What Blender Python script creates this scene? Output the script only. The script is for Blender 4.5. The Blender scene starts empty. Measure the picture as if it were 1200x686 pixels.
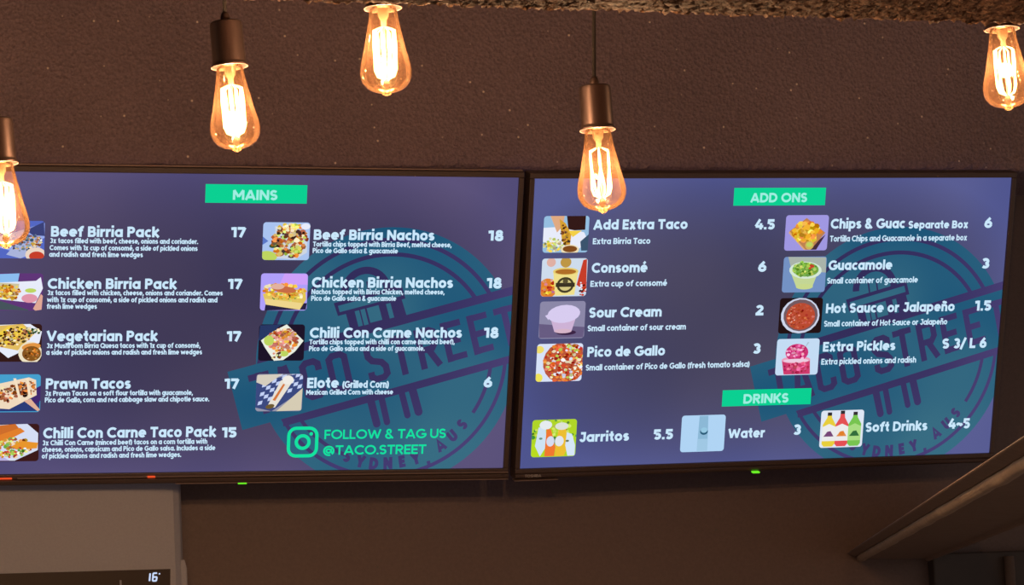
import bpy, bmesh, math, random
from mathutils import Matrix, Vector

# ------------------------------------------------------------------ camera, world, exposure
sc = bpy.context.scene
COL = sc.collection
FPX, CX, CY = 3600.0, 600.0, 343.0
CAMZ = 1.6


def rod(r):
    v = Vector(r)
    return Matrix.Rotation(v.length, 3, v.normalized())


def flip(v):                                   # (right, up, forward) -> Blender camera axes
    return Vector((v[0], v[1], -v[2]))


# solved poses of the two screens, in (right, up, forward) camera coordinates
POSE_R = ((-.19716638, -.32356248, -.01820768), (.55578321, -.06012082, 6.6244178))
POSE_L = ((-.20144688, -.25677357, -.02843192), (-.53802953, -.06460278, 6.29454470))
aR, aL = rod(POSE_R[0]).col[0], rod(POSE_L[0]).col[0]
Zc = flip((-.046, .9904, math.sin(math.radians(7.5)))).normalized()
Xc = flip((aR + aL).normalized())
Xc = (Xc - Zc * Xc.dot(Zc)).normalized()
Yc = Zc.cross(Xc)
R_WC = Matrix((Xc, Yc, Zc))                    # world from camera
CAM = Vector((0, 0, CAMZ))

cam_d = bpy.data.cameras.new('camera')
cam_d.sensor_width = 36.0
cam_d.lens = 36.0 * FPX / 1200.0
cam_d.clip_end = 100
cam = bpy.data.objects.new('camera', cam_d)
COL.objects.link(cam)
cam.matrix_world = Matrix.Translation(CAM) @ R_WC.to_4x4()
sc.camera = cam

sc.view_settings.view_transform = 'Standard'
sc.view_settings.look = 'None'
sc.view_settings.gamma = 1.0
sc.view_settings.use_curve_mapping = False
sc.view_settings.exposure = 0.0

world = bpy.data.worlds.new('room_glow')
sc.world = world
world.use_nodes = True
bg = world.node_tree.nodes['Background']
bg.inputs[0].default_value = (1.0, .84, .76, 1)
bg.inputs[1].default_value = .26

BULB_W = 30.0                                  # light of each pendant


def ray(x, y):
    return R_WC @ Vector(((x - CX) / FPX, (CY - y) / FPX, -1.0))


def at(x, y, d):                               # point seen at pixel (x, y), d metres ahead of the camera
    return CAM + ray(x, y) * d


def at_y(x, y, Y):                             # point seen at pixel (x, y) on the vertical plane Y
    r = ray(x, y)
    return CAM + r * (Y / r.y)


# ------------------------------------------------------------------ helpers
def lin(c):
    return tuple((v / 255 / 12.92) if v / 255 <= .04045 else ((v / 255 + .055) / 1.055) ** 2.4 for v in c)


def tag(o, label=None, cat=None, group=None, kind=None):
    if label: o['label'] = label
    if cat: o['category'] = cat
    if group: o['group'] = group
    if kind: o['kind'] = kind
    return o


def empty(name, mw):
    o = bpy.data.objects.new(name, None)
    COL.objects.link(o)
    o.empty_display_size = .05
    o.matrix_world = mw
    return o


FLAT = {'menu_backdrop', 'menu_backdrop_blue', 'emblem_teal', 'emblem_ink', 'menu_lettering_light', 'banner_lettering', 'banner_green', 'handle_mint', 'picture_inks',
        'sprayed_dark_plaster', 'coarse_dark_plaster'}


class MB:
    """collects shapes, then links them as ONE mesh object"""
    def __init__(self):
        self.v, self.f, self.c = [], [], []

    def face(self, idx, col=None):
        self.f.append(idx)
        self.c.append(col)

    def poly(self, pts, z=0.0, col=None):
        n = len(self.v)
        self.v += [(p[0], p[1], z) if len(p) == 2 else tuple(p) for p in pts]
        self.face(list(range(n, n + len(pts))), col)

    def box(self, lo, hi):
        n = len(self.v)
        x0, y0, z0 = lo
        x1, y1, z1 = hi
        self.v += [(x0, y0, z0), (x1, y0, z0), (x1, y1, z0), (x0, y1, z0),
                   (x0, y0, z1), (x1, y0, z1), (x1, y1, z1), (x0, y1, z1)]
        for q in ((0, 3, 2, 1), (4, 5, 6, 7), (0, 1, 5, 4), (1, 2, 6, 5), (2, 3, 7, 6), (3, 0, 4, 7)):
            self.face([n + i for i in q])

    def lathe(self, prof, seg=40, org=(0, 0, 0)):
        n = len(self.v)
        for (r, z) in prof:
            for k in range(seg):
                a = 2 * math.pi * k / seg
                self.v.append((org[0] + r * math.cos(a), org[1] + r * math.sin(a), org[2] + z))
        for i in range(len(prof) - 1):
            for k in range(seg):
                k2 = (k + 1) % seg
                self.face([n + i * seg + k, n + i * seg + k2, n + (i + 1) * seg + k2, n + (i + 1) * seg + k])

    def tube(self, pts, r, seg=8):
        pts = [Vector(p) for p in pts]
        n = len(self.v)
        for i, p in enumerate(pts):
            d = (pts[min(i + 1, len(pts) - 1)] - pts[max(i - 1, 0)]).normalized()
            u = d.cross(Vector((.31, .95, .02))).normalized()
            w = d.cross(u)
            rr = r[i] if isinstance(r, (list, tuple)) else r
            for k in range(seg):
                a = 2 * math.pi * k / seg
                self.v.append(tuple(p + (u * math.cos(a) + w * math.sin(a)) * rr))
        for i in range(len(pts) - 1):
            for k in range(seg):
                k2 = (k + 1) % seg
                self.face([n + i * seg + k, n + i * seg + k2, n + (i + 1) * seg + k2, n + (i + 1) * seg + k])
        self.face([n + k for k in range(seg)][::-1])
        self.face([n + (len(pts) - 1) * seg + k for k in range(seg)])

    def prism(self, poly, axis_vec):           # closed polygon (3D points) swept along a vector
        n = len(self.v)
        m = len(poly)
        a = Vector(axis_vec)
        self.v += [tuple(p) for p in poly] + [tuple(Vector(p) + a) for p in poly]
        self.face(list(range(m))[::-1])
        self.face(list(range(m, 2 * m)))
        for i in range(m):
            j = (i + 1) % m
            self.face([n + i, n + j, n + m + j, n + m + i] if n else [i, j, m + j, m + i])
        if n:
            self.f[-m - 2] = [n + i for i in range(m)][::-1]
            self.f[-m - 1] = [n + i for i in range(m, 2 * m)]

    def ribbon(self, pts, w, z=0.0, closed=False, col=None):
        pts = [Vector((p[0], p[1])) for p in pts]
        pts = [p for i, p in enumerate(pts) if i == 0 or (p - pts[i - 1]).length > 1e-7]
        if closed: pts = pts + [pts[0]]
        m = len(pts)
        n = len(self.v)
        for i, p in enumerate(pts):
            if closed and i in (0, m - 1):
                d0, d1 = pts[-1] - pts[-2], pts[1] - pts[0]
            else:
                d0 = p - pts[i - 1] if i else pts[1] - p
                d1 = pts[i + 1] - p if i < m - 1 else p - pts[i - 1]
            d0, d1 = d0.normalized(), d1.normalized()
            n0, n1 = Vector((-d0.y, d0.x)), Vector((-d1.y, d1.x))
            t = n0 + n1
            t = t.normalized() if t.length > 1e-6 else n0
            k = (w / 2) / max(.72, t.dot(n0))
            self.v.append((p.x + t.x * k, p.y + t.y * k, z))
            self.v.append((p.x - t.x * k, p.y - t.y * k, z))
        for i in range(m - 1):
            self.face([n + 2 * i + 1, n + 2 * i + 3, n + 2 * i + 2, n + 2 * i], col)

    def build(self, name, mat, parent=None, smooth=False, label=None, solid=None):
        if solid is None:
            solid = mat.name not in FLAT
        me = bpy.data.meshes.new(name)
        me.from_pydata(self.v, [], self.f)
        if any(c is not None for c in self.c):
            ca = me.color_attributes.new('ink', 'FLOAT_COLOR', 'CORNER')
            li = 0
            for fi, p in enumerate(me.polygons):
                cc = lin(self.c[fi]) + (1,)
                for k in p.loop_indices:
                    ca.data[k].color = cc
        if solid:
            bm = bmesh.new()
            bm.from_mesh(me)
            bmesh.ops.recalc_face_normals(bm, faces=bm.faces)
            bm.to_mesh(me)
            bm.free()
        if smooth:
            me.polygons.foreach_set('use_smooth', [True] * len(me.polygons))
        me.materials.append(mat)
        o = bpy.data.objects.new(name, me)
        COL.objects.link(o)
        if parent is not None:
            o.parent = parent
        if label: o['label'] = label
        return o


def smooth_by_angle(o, deg=40):
    try:
        o.data.set_sharp_from_angle(angle=math.radians(deg))
    except Exception:
        pass


def bevel(o, w, seg=2):
    b = o.modifiers.new('bevel', 'BEVEL')
    b.width = w
    b.segments = seg
    b.limit_method = 'ANGLE'
    return o


# ------------------------------------------------------------------ materials
def principled(name, col, rough=.5, metal=0.0, spec=.5):
    m = bpy.data.materials.new(name)
    m.use_nodes = True
    b = m.node_tree.nodes['Principled BSDF']
    b.inputs['Base Color'].default_value = (*col, 1)
    b.inputs['Roughness'].default_value = rough
    b.inputs['Metallic'].default_value = metal
    b.inputs['Specular IOR Level'].default_value = spec
    return m


def emitter(name, srgb, k=1.0):
    m = bpy.data.materials.new(name)
    m.use_nodes = True
    nt = m.node_tree
    nt.nodes.clear()
    e = nt.nodes.new('ShaderNodeEmission')
    e.inputs[0].default_value = (*lin(srgb), 1)
    e.inputs[1].default_value = k
    o = nt.nodes.new('ShaderNodeOutputMaterial')
    nt.links.new(e.outputs[0], o.inputs[0])
    return m


def plaster(name, c0, c1, scale, bump, rough=.55, speck=.0, dist=.01):
    m = principled(name, c0, rough)
    nt = m.node_tree
    b = nt.nodes['Principled BSDF']
    tc = nt.nodes.new('ShaderNodeTexCoord')
    n1 = nt.nodes.new('ShaderNodeTexNoise')
    n1.inputs['Scale'].default_value = scale
    n1.inputs['Detail'].default_value = 5
    n1.inputs['Roughness'].default_value = .65
    n2 = nt.nodes.new('ShaderNodeTexNoise')
    n2.inputs['Scale'].default_value = 2.3
    n2.inputs['Detail'].default_value = 3
    vo = nt.nodes.new('ShaderNodeTexVoronoi')
    vo.inputs['Scale'].default_value = scale * .55
    ramp = nt.nodes.new('ShaderNodeValToRGB')
    ramp.color_ramp.elements[0].position = .35
    ramp.color_ramp.elements[0].color = (*c0, 1)
    ramp.color_ramp.elements[1].position = .7
    ramp.color_ramp.elements[1].color = (*c1, 1)
    mix = nt.nodes.new('ShaderNodeMath')
    mix.operation = 'MULTIPLY_ADD'
    mix.inputs[1].default_value = .5
    for t in (n1, n2, vo):
        nt.links.new(tc.outputs['Object'], t.inputs['Vector'])
    nt.links.new(n2.outputs['Fac'], mix.inputs[0])
    mix.inputs[1].default_value = .3
    half = nt.nodes.new('ShaderNodeMath')
    half.operation = 'MULTIPLY'
    half.inputs[1].default_value = .7
    nt.links.new(n1.outputs['Fac'], half.inputs[0])
    nt.links.new(half.outputs[0], mix.inputs[2])
    nt.links.new(mix.outputs[0], ramp.inputs[0])
    col_out = ramp.outputs[0]
    if speck > 0:                               # sparse pale flecks: glints of the rough plaster painted into the colour
        v2 = nt.nodes.new('ShaderNodeTexVoronoi')
        v2.inputs['Scale'].default_value = 27
        nt.links.new(tc.outputs['Object'], v2.inputs['Vector'])
        r2 = nt.nodes.new('ShaderNodeValToRGB')
        r2.color_ramp.elements[0].position = .045
        r2.color_ramp.elements[0].color = (1, 1, 1, 1)
        r2.color_ramp.elements[1].position = .08
        r2.color_ramp.elements[1].color = (0, 0, 0, 1)
        nt.links.new(v2.outputs['Distance'], r2.inputs[0])
        mx = nt.nodes.new('ShaderNodeMixRGB')
        mx.inputs[2].default_value = (speck, speck * .8, speck * .62, 1)
        nt.links.new(r2.outputs[0], mx.inputs[0])
        nt.links.new(col_out, mx.inputs[1])
        col_out = mx.outputs[0]
    nt.links.new(col_out, b.inputs['Base Color'])
    add = nt.nodes.new('ShaderNodeMath')
    add.operation = 'ADD'
    nt.links.new(n1.outputs['Fac'], add.inputs[0])
    nt.links.new(vo.outputs['Distance'], add.inputs[1])
    bp = nt.nodes.new('ShaderNodeBump')
    bp.inputs['Strength'].default_value = bump
    bp.inputs['Distance'].default_value = dist
    nt.links.new(add.outputs[0], bp.inputs['Height'])
    nt.links.new(bp.outputs[0], b.inputs['Normal'])
    return m


M_BULK = plaster('sprayed_dark_plaster', (.185, .122, .128), (.37, .245, .25), 210, .9, .62, .9, .004)
M_BEAM = plaster('coarse_dark_plaster', (.035, .017, .010), (.36, .185, .105), 150, 1.0, .8, .0, .010)
M_BEAM.node_tree.nodes['Principled BSDF'].inputs['Specular IOR Level'].default_value = .2
M_WALL = plaster('dark_painted_wall', (.130, .083, .069), (.175, .111, .092), 160, .12, .6, .12, .002)
M_TRIM = plaster('dark_painted_trim', (.155, .110, .090), (.21, .15, .125), 60, .3, .6, .2, .003)
M_BEAD = plaster('lit_ridge_bead', (.30, .23, .18), (.42, .33, .26), 40, .4, .55, 0, .004)  # pale colour stands in for light caught by the duct's ridge
M_PANEL = plaster('dark_brown_panel', (.05, .036, .03), (.065, .046, .038), 30, .1, .6)
M_FLOOR = plaster('pale_bounce_floor', (.40, .34, .30), (.50, .43, .38), 12, .1, .5)  # unseen floor, made pale to bounce light up onto undersides
M_CEIL = plaster('dark_ceiling_paint', (.03, .024, .02), (.05, .04, .034), 60, .4, .7)
M_BEZEL = principled('black_gloss_plastic', (.080, .050, .042), .45, 0, .5)  # brown lift puts veiling haze over the black plastic into its colour
M_SHELL = principled('black_matt_plastic', (.02, .016, .015), .6)
M_EDGE = principled('edge_highlight_strip', (.35, .24, .20), .35, .6)  # pale tone paints the highlights along the frame edges
M_GREY = plaster('grey_enamel', (.30, .285, .32), (.34, .325, .365), 220, .08, .45, 0, .001)
M_STRIP = principled('smoked_display_panel', (.040, .022, .014), .35, 0, .15)
M_SOCK = principled('bronze_black_metal', (.055, .034, .030), .36, .75)
M_CORD = principled('black_cord', (.012, .009, .008), .9, 0, .15)
M_RING = principled('pale_socket_rim', (.05, .03, .024), .5, .0, .3)


def glass_mat():
    m = bpy.data.materials.new('amber_bulb_glass')
    m.use_nodes = True
    nt = m.node_tree
    nt.nodes.clear()
    N, L = nt.nodes.new, nt.links.new
    tr = N('ShaderNodeBsdfTransparent')
    tr.inputs[0].default_value = (1.0, .90, .72, 1)
    tl = N('ShaderNodeBsdfTranslucent')
    tl.inputs[0].default_value = (1.0, .46, .20, 1)
    gl = N('ShaderNodeBsdfGlossy')
    gl.inputs[0].default_value = (1, .85, .7, 1)
    gl.inputs['Roughness'].default_value = .05
    lw = N('ShaderNodeLayerWeight')
    lw.inputs[0].default_value = .35
    mr = N('ShaderNodeMapRange')
    mr.inputs['To Min'].default_value = .0026
    mr.inputs['To Max'].default_value = .0075
    L(lw.outputs['Facing'], mr.inputs['Value'])
    m1 = N('ShaderNodeMixShader')
    L(mr.outputs[0], m1.inputs[0])
    L(tr.outputs[0], m1.inputs[1])
    L(tl.outputs[0], m1.inputs[2])
    m2 = N('ShaderNodeMixShader')
    fr = N('ShaderNodeFresnel')
    fr.inputs[0].default_value = 1.25
    L(fr.outputs[0], m2.inputs[0])
    L(m1.outputs[0], m2.inputs[1])
    L(gl.outputs[0], m2.inputs[2])
    out = N('ShaderNodeOutputMaterial')
    L(m2.outputs[0], out.inputs[0])
    return m


M_GLASS = glass_mat()
M_FIL = bpy.data.materials.new('glowing_filament')
M_FIL.use_nodes = True
_nt = M_FIL.node_tree
_nt.nodes.clear()
_e = _nt.nodes.new('ShaderNodeEmission')
_e.inputs[0].default_value = (1.0, .66, .26, 1)
_e.inputs[1].default_value = 14
_o = _nt.nodes.new('ShaderNodeOutputMaterial')
_nt.links.new(_e.outputs[0], _o.inputs[0])
M_STEM = principled('clear_stem_glass', (.10, .06, .03), .2, 0, .5)
M_STEM.node_tree.nodes['Principled BSDF'].inputs['Transmission Weight'].default_value = .6


def screen_mat(name, mid, rim, k=1.0):
    """picture shown by the screens behind the menu: slate violet, bluer towards the rim"""
    m = bpy.data.materials.new(name)
    m.use_nodes = True
    nt = m.node_tree
    nt.nodes.clear()
    N, L = nt.nodes.new, nt.links.new
    tc = N('ShaderNodeTexCoord')
    sx = N('ShaderNodeSeparateXYZ')
    L(tc.outputs['Object'], sx.inputs[0])

    def mth(op, a, b=None):
        q = N('ShaderNodeMath')
        q.operation = op
        for i, v in enumerate((a, b)):
            if v is None: continue
            if isinstance(v, (int, float)): q.inputs[i].default_value = v
            else: L(v, q.inputs[i])
        return q.outputs[0]
    ux = mth('POWER', mth('ABSOLUTE', mth('DIVIDE', sx.outputs[0], .5535)), 3.5)
    uy = mth('POWER', mth('ABSOLUTE', mth('DIVIDE', sx.outputs[1], .3113)), 3.0)
    e = mth('MINIMUM', mth('ADD', mth('MULTIPLY', ux, .75), mth('MULTIPLY', uy, .85)), 1.0)
    mix = N('ShaderNodeMixRGB')
    mix.inputs[1].default_value = (*lin(mid), 1)
    mix.inputs[2].default_value = (*lin(rim), 1)
    L(e, mix.inputs[0])
    no = N('ShaderNodeTexNoise')
    no.inputs['Scale'].default_value = 2.6
    no.inputs['Detail'].default_value = 1
    L(tc.outputs['Object'], no.inputs['Vector'])
    mx2 = N('ShaderNodeMixRGB')
    mx2.blend_type = 'MULTIPLY'
    mx2.inputs[0].default_value = 1
    rp = N('ShaderNodeValToRGB')
    rp.color_ramp.elements[0].position = .3
    rp.color_ramp.elements[0].color = (.78, .80, .95, 1)
    rp.color_ramp.elements[1].position = .7
    rp.color_ramp.elements[1].color = (1.15, 1.08, 1.06, 1)
    L(no.outputs['Fac'], rp.inputs[0])
    L(mix.outputs[0], mx2.inputs[1])
    L(rp.outputs[0], mx2.inputs[2])
    em = N('ShaderNodeEmission')
    L(mx2.outputs[0], em.inputs[0])
    em.inputs[1].default_value = k
    out = N('ShaderNodeOutputMaterial')
    L(em.outputs[0], out.inputs[0])
    return m


def emblem_mat():
    m = emitter('emblem_teal', (40, 98, 128))
    nt = m.node_tree
    em = [n for n in nt.nodes if n.type == 'EMISSION'][0]
    tc = nt.nodes.new('ShaderNodeTexCoord')
    mp = nt.nodes.new('ShaderNodeMapping')
    mp.inputs['Location'].default_value = (.15, .30, 0)
    mp.inputs['Scale'].default_value = (1.25, 1.4, 1)
    no = nt.nodes.new('ShaderNodeTexNoise')
    no.inputs['Scale'].default_value = 2.2
    no.inputs['Detail'].default_value = 1
    rp = nt.nodes.new('ShaderNodeValToRGB')
    rp.color_ramp.elements[0].position = .3
    rp.color_ramp.elements[0].color = (*lin((24, 82, 118)), 1)
    rp.color_ramp.elements[1].position = .7
    rp.color_ramp.elements[1].color = (*lin((56, 108, 130)), 1)
    nt.links.new(tc.outputs['Object'], mp.inputs[0])
    nt.links.new(mp.outputs[0], no.inputs['Vector'])
    nt.links.new(no.outputs['Fac'], rp.inputs[0])
    nt.links.new(rp.outputs[0], em.inputs[0])
    return m


M_SCREEN_L = screen_mat('menu_backdrop', (66, 60, 86), (88, 81, 120))
M_SCREEN_R = screen_mat('menu_backdrop_blue', (72, 69, 92), (86, 92, 144))
M_INK = screen_mat('emblem_ink', (54, 48, 90), (72, 64, 116))
M_TEAL = emblem_mat()
M_TEXT = emitter('menu_lettering_light', (202, 232, 252))
M_BANTXT = emitter('banner_lettering', (160, 238, 226))
M_GREEN = emitter('banner_green', (12, 208, 146))
M_MINT = emitter('handle_mint', (20, 226, 160))
M_LED_G = emitter('green_led', (110, 240, 40))
M_GLINT_R = emitter('red_glint', (235, 80, 40))  # red glow painted in for bulb reflections on the frame lip
M_DIGIT = emitter('digit_glow', (205, 222, 255))
M_BRAND = principled('silver_print', (.55, .48, .44), .4, .3)
M_PIC = bpy.data.materials.new('picture_inks')
M_PIC.use_nodes = True
_nt = M_PIC.node_tree
_nt.nodes.clear()
_a = _nt.nodes.new('ShaderNodeAttribute')
_a.attribute_name = 'ink'
_e = _nt.nodes.new('ShaderNodeEmission')
_o = _nt.nodes.new('ShaderNodeOutputMaterial')
_nt.links.new(_a.outputs['Color'], _e.inputs[0])
_nt.links.new(_e.outputs[0], _o.inputs[0])


# ------------------------------------------------------------------ stroke alphabet (cap height = 1)
def arc(cx, cy, rx, ry, a0, a1, n=None):
    n = n or max(4, int(abs(a1 - a0) / 18))
    return [(cx + rx * math.cos(math.radians(a0 + (a1 - a0) * i / n)),
             cy + ry * math.sin(math.radians(a0 + (a1 - a0) * i / n))) for i in range(n + 1)]


def glyph(ch, w):
    """(advance, strokes) of one letter of a round geometric sans, stroke weight w"""
    h = w / 2
    X = .76
    bw = .70
    g = .055

    def bowl(x0=0.0, W=bw, a0=0, a1=360):
        return arc(x0 + W / 2, X / 2, W / 2 - h, X / 2 - h, a0, a1, 20)

    def ess(W, H):
        r = (H - 2 * h) / 4
        rx = W / 2 - h
        return arc(W / 2, H - h - r, rx, r, 25, 270, 12)[:-1] + arc(W / 2, h + r, rx, r, 90, -155, 12)

    def arch(x0, W, y1=0.0):
        return [(x0 + h, y1)] + arc(x0 + W / 2, X - h - (W / 2 - h), W / 2 - h, W / 2 - h, 180, 0, 10) + [(x0 + W - h, 0)]
    A = None
    if ch == ' ': return .32, []
    if ch == 'a': A = bw, [bowl(), [(bw - h, 0), (bw - h, X)]]
    elif ch == 'b': A = bw, [bowl(), [(h, 0), (h, 1.03)]]
    elif ch == 'c': A = .58, [bowl(0, bw, 48, 312)]
    elif ch == 'd': A = bw, [bowl(), [(bw - h, 0), (bw - h, 1.03)]]
    elif ch in 'eé':
        A = bw, [bowl(0, bw, 0, 318), [(h, X / 2), (bw - .01, X / 2)]]
        if ch == 'é': A[1].append([(bw * .42, X + .10), (bw * .68, X + .30)])
    elif ch == 'f': A = .46, [[(.10 + h, 0)] + arc(.10 + h + .22, 1.04 - h - .22, .22, .22, 180, 75, 8), [(0, X - h), (.42, X - h)]]
    elif ch == 'g': A = bw, [bowl(), [(bw - h, X)] + arc(bw / 2, -.06, bw / 2 - h, .24 - h * .4, 0, -150, 10)]
    elif ch == 'h': A = .62, [[(h, 0), (h, 1.03)], arch(0, .62)]
    elif ch == 'i': A = w, [[(h, 0), (h, X)], [(h, X + .12), (h, X + .12 + w)]]
    elif ch == 'j': A = w + .08, [[(h + .08, X), (h + .08, -.2), (-.02, -.2)], [(h + .08, X + .12), (h + .08, X + .12 + w)]]
    elif ch == 'k': A = .62, [[(h, 0), (h, 1.03)], [(h, X * .42), (.55, X)], [(.24, X * .5), (.57, 0)]]
    elif ch == 'l': A = w, [[(h, 0), (h, 1.03)]]
    elif ch == 'm': A = 1.0, [[(h, 0), (h, X)], arch(0, .5 + h), arch(.5 - h, .5 + h)]
    elif ch in 'nñ':
        A = .62, [[(h, 0), (h, X)], arch(0, .62)]
        if ch == 'ñ': A[1].append([(.10, X + .14), (.22, X + .22), (.38, X + .14), (.50, X + .22)])
    elif ch == 'o': A = bw, [bowl()]
    elif ch == 'p': A = bw, [bowl(), [(h, -.28), (h, X)]]
    elif ch == 'q': A = bw, [bowl(), [(bw - h, -.28), (bw - h, X)]]
    elif ch == 'r': A = .42, [[(h, 0), (h, X)], [(h, .3)] + arc(h + .27, X - h - .27, .27, .27, 175, 80, 6)]
    elif ch == 's': A = .54, [ess(.54, X)]
    elif ch == 't': A = .44, [[(.12 + h, 1.0)] + arc(.12 + h + .15, h + .15, .15, .15, 180, 280, 6), [(0, X - h), (.42, X - h)]]
    elif ch == 'u': A = .62, [[(h, X)] + arc(.31, h + .31 - h, .31 - h, .31 - h, 180, 360, 10) + [(.62 - h, X)], [(.62 - h, 0), (.62 - h, X)]]
    elif ch == 'v': A = .66, [[(h * .8, X), (.33, h * .6), (.66 - h * .8, X)]]
    elif ch == 'w': A = 1.0, [[(h * .8, X), (.27, h * .6), (.5, X - h), (.73, h * .6), (1.0 - h * .8, X)]]
    elif ch == 'x': A = .64, [[(h, 0), (.64 - h, X)], [(h, X), (.64 - h, 0)]]
    elif ch == 'y': A = .66, [[(h * .8, X), (.34, .05)], [(.66 - h * .8, X), (.24, -.28)]]
    elif ch == 'z': A = .56, [[(0, X - h), (.50, X - h), (.08, h), (.56, h)]]
    elif ch == 'A': A = .86, [[(h * .7, 0), (.43, 1 - h * .3), (.86 - h * .7, 0)], [(.17, .28), (.69, .28)]]
    elif ch == 'B': A = .70, [[(h, 0), (h, 1)], [(h, 1 - h), (.38, 1 - h)] + arc(.40, .75 - h / 2, .26 - h, .25 - h / 2, 90, -90, 8) + [(h, .5)],
                              [(.38, .5)] + arc(.42, .25 + h / 2, .28 - h, .25 - h / 2, 90, -90, 8) + [(h, h)]]
    elif ch == 'C': A = .84, [arc(.5, .5, .5 - h, .5 - h, 45, 315, 20)]
    elif ch == 'D': A = .82, [[(h, 0), (h, 1)], [(h, 1 - h), (.32, 1 - h)] + arc(.34, .5, .48 - h, .5 - h, 90, -90, 14) + [(h, h)]]
    elif ch == 'E': A = .58, [[(h, 0), (h, 1)], [(h, 1 - h), (.58, 1 - h)], [(h, .5), (.54, .5)], [(h, h), (.58, h)]]
    elif ch == 'F': A = .56, [[(h, 0), (h, 1)], [(h, 1 - h), (.56, 1 - h)], [(h, .47), (.52, .47)]]
    elif ch == 'G': A = .92, [arc(.5, .5, .5 - h, .5 - h, 45, 352, 22), [(.52, .46), (.98 - h * .4, .46)]]
    elif ch == 'H': A = .76, [[(h, 0), (h, 1)], [(.76 - h, 0), (.76 - h, 1)], [(h, .5), (.76 - h, .5)]]
    elif ch == 'I': A = w, [[(h, 0), (h, 1)]]
    elif ch == 'J': A = .62, [[(.18, 1 - h), (.62, 1 - h)], [(.62 - h, 1)] + arc(.33, h + .24, .29 - h, .24, 0, -165, 10)]
    elif ch == 'K': A = .72, [[(h, 0), (h, 1)], [(h, .38), (.64, 1)], [(.28, .56), (.66, 0)]]
    elif ch == 'L': A = .54, [[(h, 1), (h, 0)], [(h, h), (.54, h)]]
    elif ch == 'M': A = .96, [[(h, 0), (h, 1 - h * .4), (.48, .3), (.96 - h, 1 - h * .4), (.96 - h, 0)]]
    elif ch == 'N': A = .80, [[(h, 0), (h, 1)], [(.80 - h, 0), (.80 - h, 1)], [(h, 1 - h * .5), (.80 - h, h * .5)]]
    elif ch == 'O': A = 1.0, [arc(.5, .5, .5 - h, .5 - h, 0, 360, 24)]
    elif ch == 'P': A = .66, [[(h, 0), (h, 1)], [(h, 1 - h), (.36, 1 - h)] + arc(.36, .68, .30 - h, .32 - h, 90, -90, 10) + [(h, .36 + h)]]
    elif ch == 'Q': A = 1.0, [arc(.5, .5, .5 - h, .5 - h, 0, 360, 24), [(.58, .34), (.94, 0)]]
    elif ch == 'R': A = .70, [[(h, 0), (h, 1)], [(h, 1 - h), (.36, 1 - h)] + arc(.37, .69, .31 - h, .31 - h, 90, -90, 10) + [(h, .38 + h)], [(.34, .42), (.62, 0)]]
    elif ch == 'S': A = .64, [ess(.64, 1)]
    elif ch == 'T': A = .68, [[(0, 1 - h), (.68, 1 - h)], [(.34, 0), (.34, 1)]]
    elif ch == 'U': A = .76, [[(h, 1)] + arc(.38, .38, .38 - h, .38 - h, 180, 360, 12) + [(.76 - h, 1)]]
    elif ch == 'V': A = .84, [[(h * .7, 1), (.42, h * .4), (.84 - h * .7, 1)]]
    elif ch == 'W': A = 1.2, [[(h * .7, 1), (.33, h * .4), (.6, .9), (.87, h * .4), (1.2 - h * .7, 1)]]
    elif ch == 'Y': A = .80, [[(h * .7, 1), (.40, .44)], [(.80 - h * .7, 1), (.40, .44)], [(.40, .5), (.40, 0)]]
    elif ch == '1': A = .40, [[(.0, .86 - h * .2), (.27, 1 - h)], [(.40 - h, 0), (.40 - h, 1)]]
    elif ch == '2': A = .62, [arc(.31, .69, .31 - h, .31 - h, 165, -35, 10) + [(.10, h)], [(.02, h), (.62, h)]]
    elif ch == '3': A = .62, [arc(.30, .75 - h / 2, .26 - h * .6, .25 - h / 2, 150, -90, 10), arc(.30, .25 + h / 2, .32 - h, .25 - h / 2, 90, -150, 10)]
    elif ch == '4': A = .70, [[(.70 - h - .08, 0), (.70 - h - .08, .62)], [(.42, 1), (.08, .30), (.70, .30)]]
    elif ch == '5': A = .62, [[(.56, 1 - h), (.12, 1 - h), (.10, .54)], arc(.30, .33, .32 - h, .33 - h, 130, -150, 12)]
    elif ch == '6': A = .66, [arc(.33, .34, .33 - h, .34 - h, 0, 360, 18), [(.46, 1 - h * .2), (.12, .50)]]
    elif ch == '7': A = .60, [[(0, 1 - h), (.52, 1 - h)], [(.52, 1 - h * .4), (.20, 0)]]
    elif ch == '8': A = .66, [arc(.33, .74, .28 - h, .26 - h * .7, 0, 360, 16), arc(.33, .28, .33 - h, .28 - h * .7, 0, 360, 16)]
    elif ch == '0': A = .70, [arc(.35, .5, .35 - h, .5 - h, 0, 360, 20)]
    elif ch == '.': A = w, [[(h, 0), (h, w)]]
    elif ch == ',': A = w, [[(h + .02, w), (h - .06, -.16)]]
    elif ch == '(': A = .28, [arc(.50, .42, .38, .62, 125, 235, 8)]
    elif ch == ')': A = .28, [arc(-.22, .42, .38, .62, 55, -55, 8)]
    elif ch == '/': A = .44, [[(.02, -.1), (.42, 1.05)]]
    elif ch == '~': A = .60, [[(.04, .36), (.16, .48), (.30, .46), (.42, .36), (.56, .48)]]
    elif ch == '&': A = .78, [arc(.34, .76, .22 - h * .6, .24 - h * .6, -60, 250, 12), arc(.34, .28, .34 - h, .28 - h * .6, 115, 360, 12), [(.24, .62), (.72, .02)]]
    elif ch == '@': A = 1.05, [arc(.52, .42, .50 - h, .54 - h, -50, 290, 24), arc(.50, .42, .20, .20, 0, 360, 12), [(.72, .64), (.72, .30), (.86, .26)]]
    elif ch == '°': A = .3, [arc(.15, .85, .09, .09, 0, 360, 8)]
    else: raise ValueError(ch)
    return A[0] + g, A[1]


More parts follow.
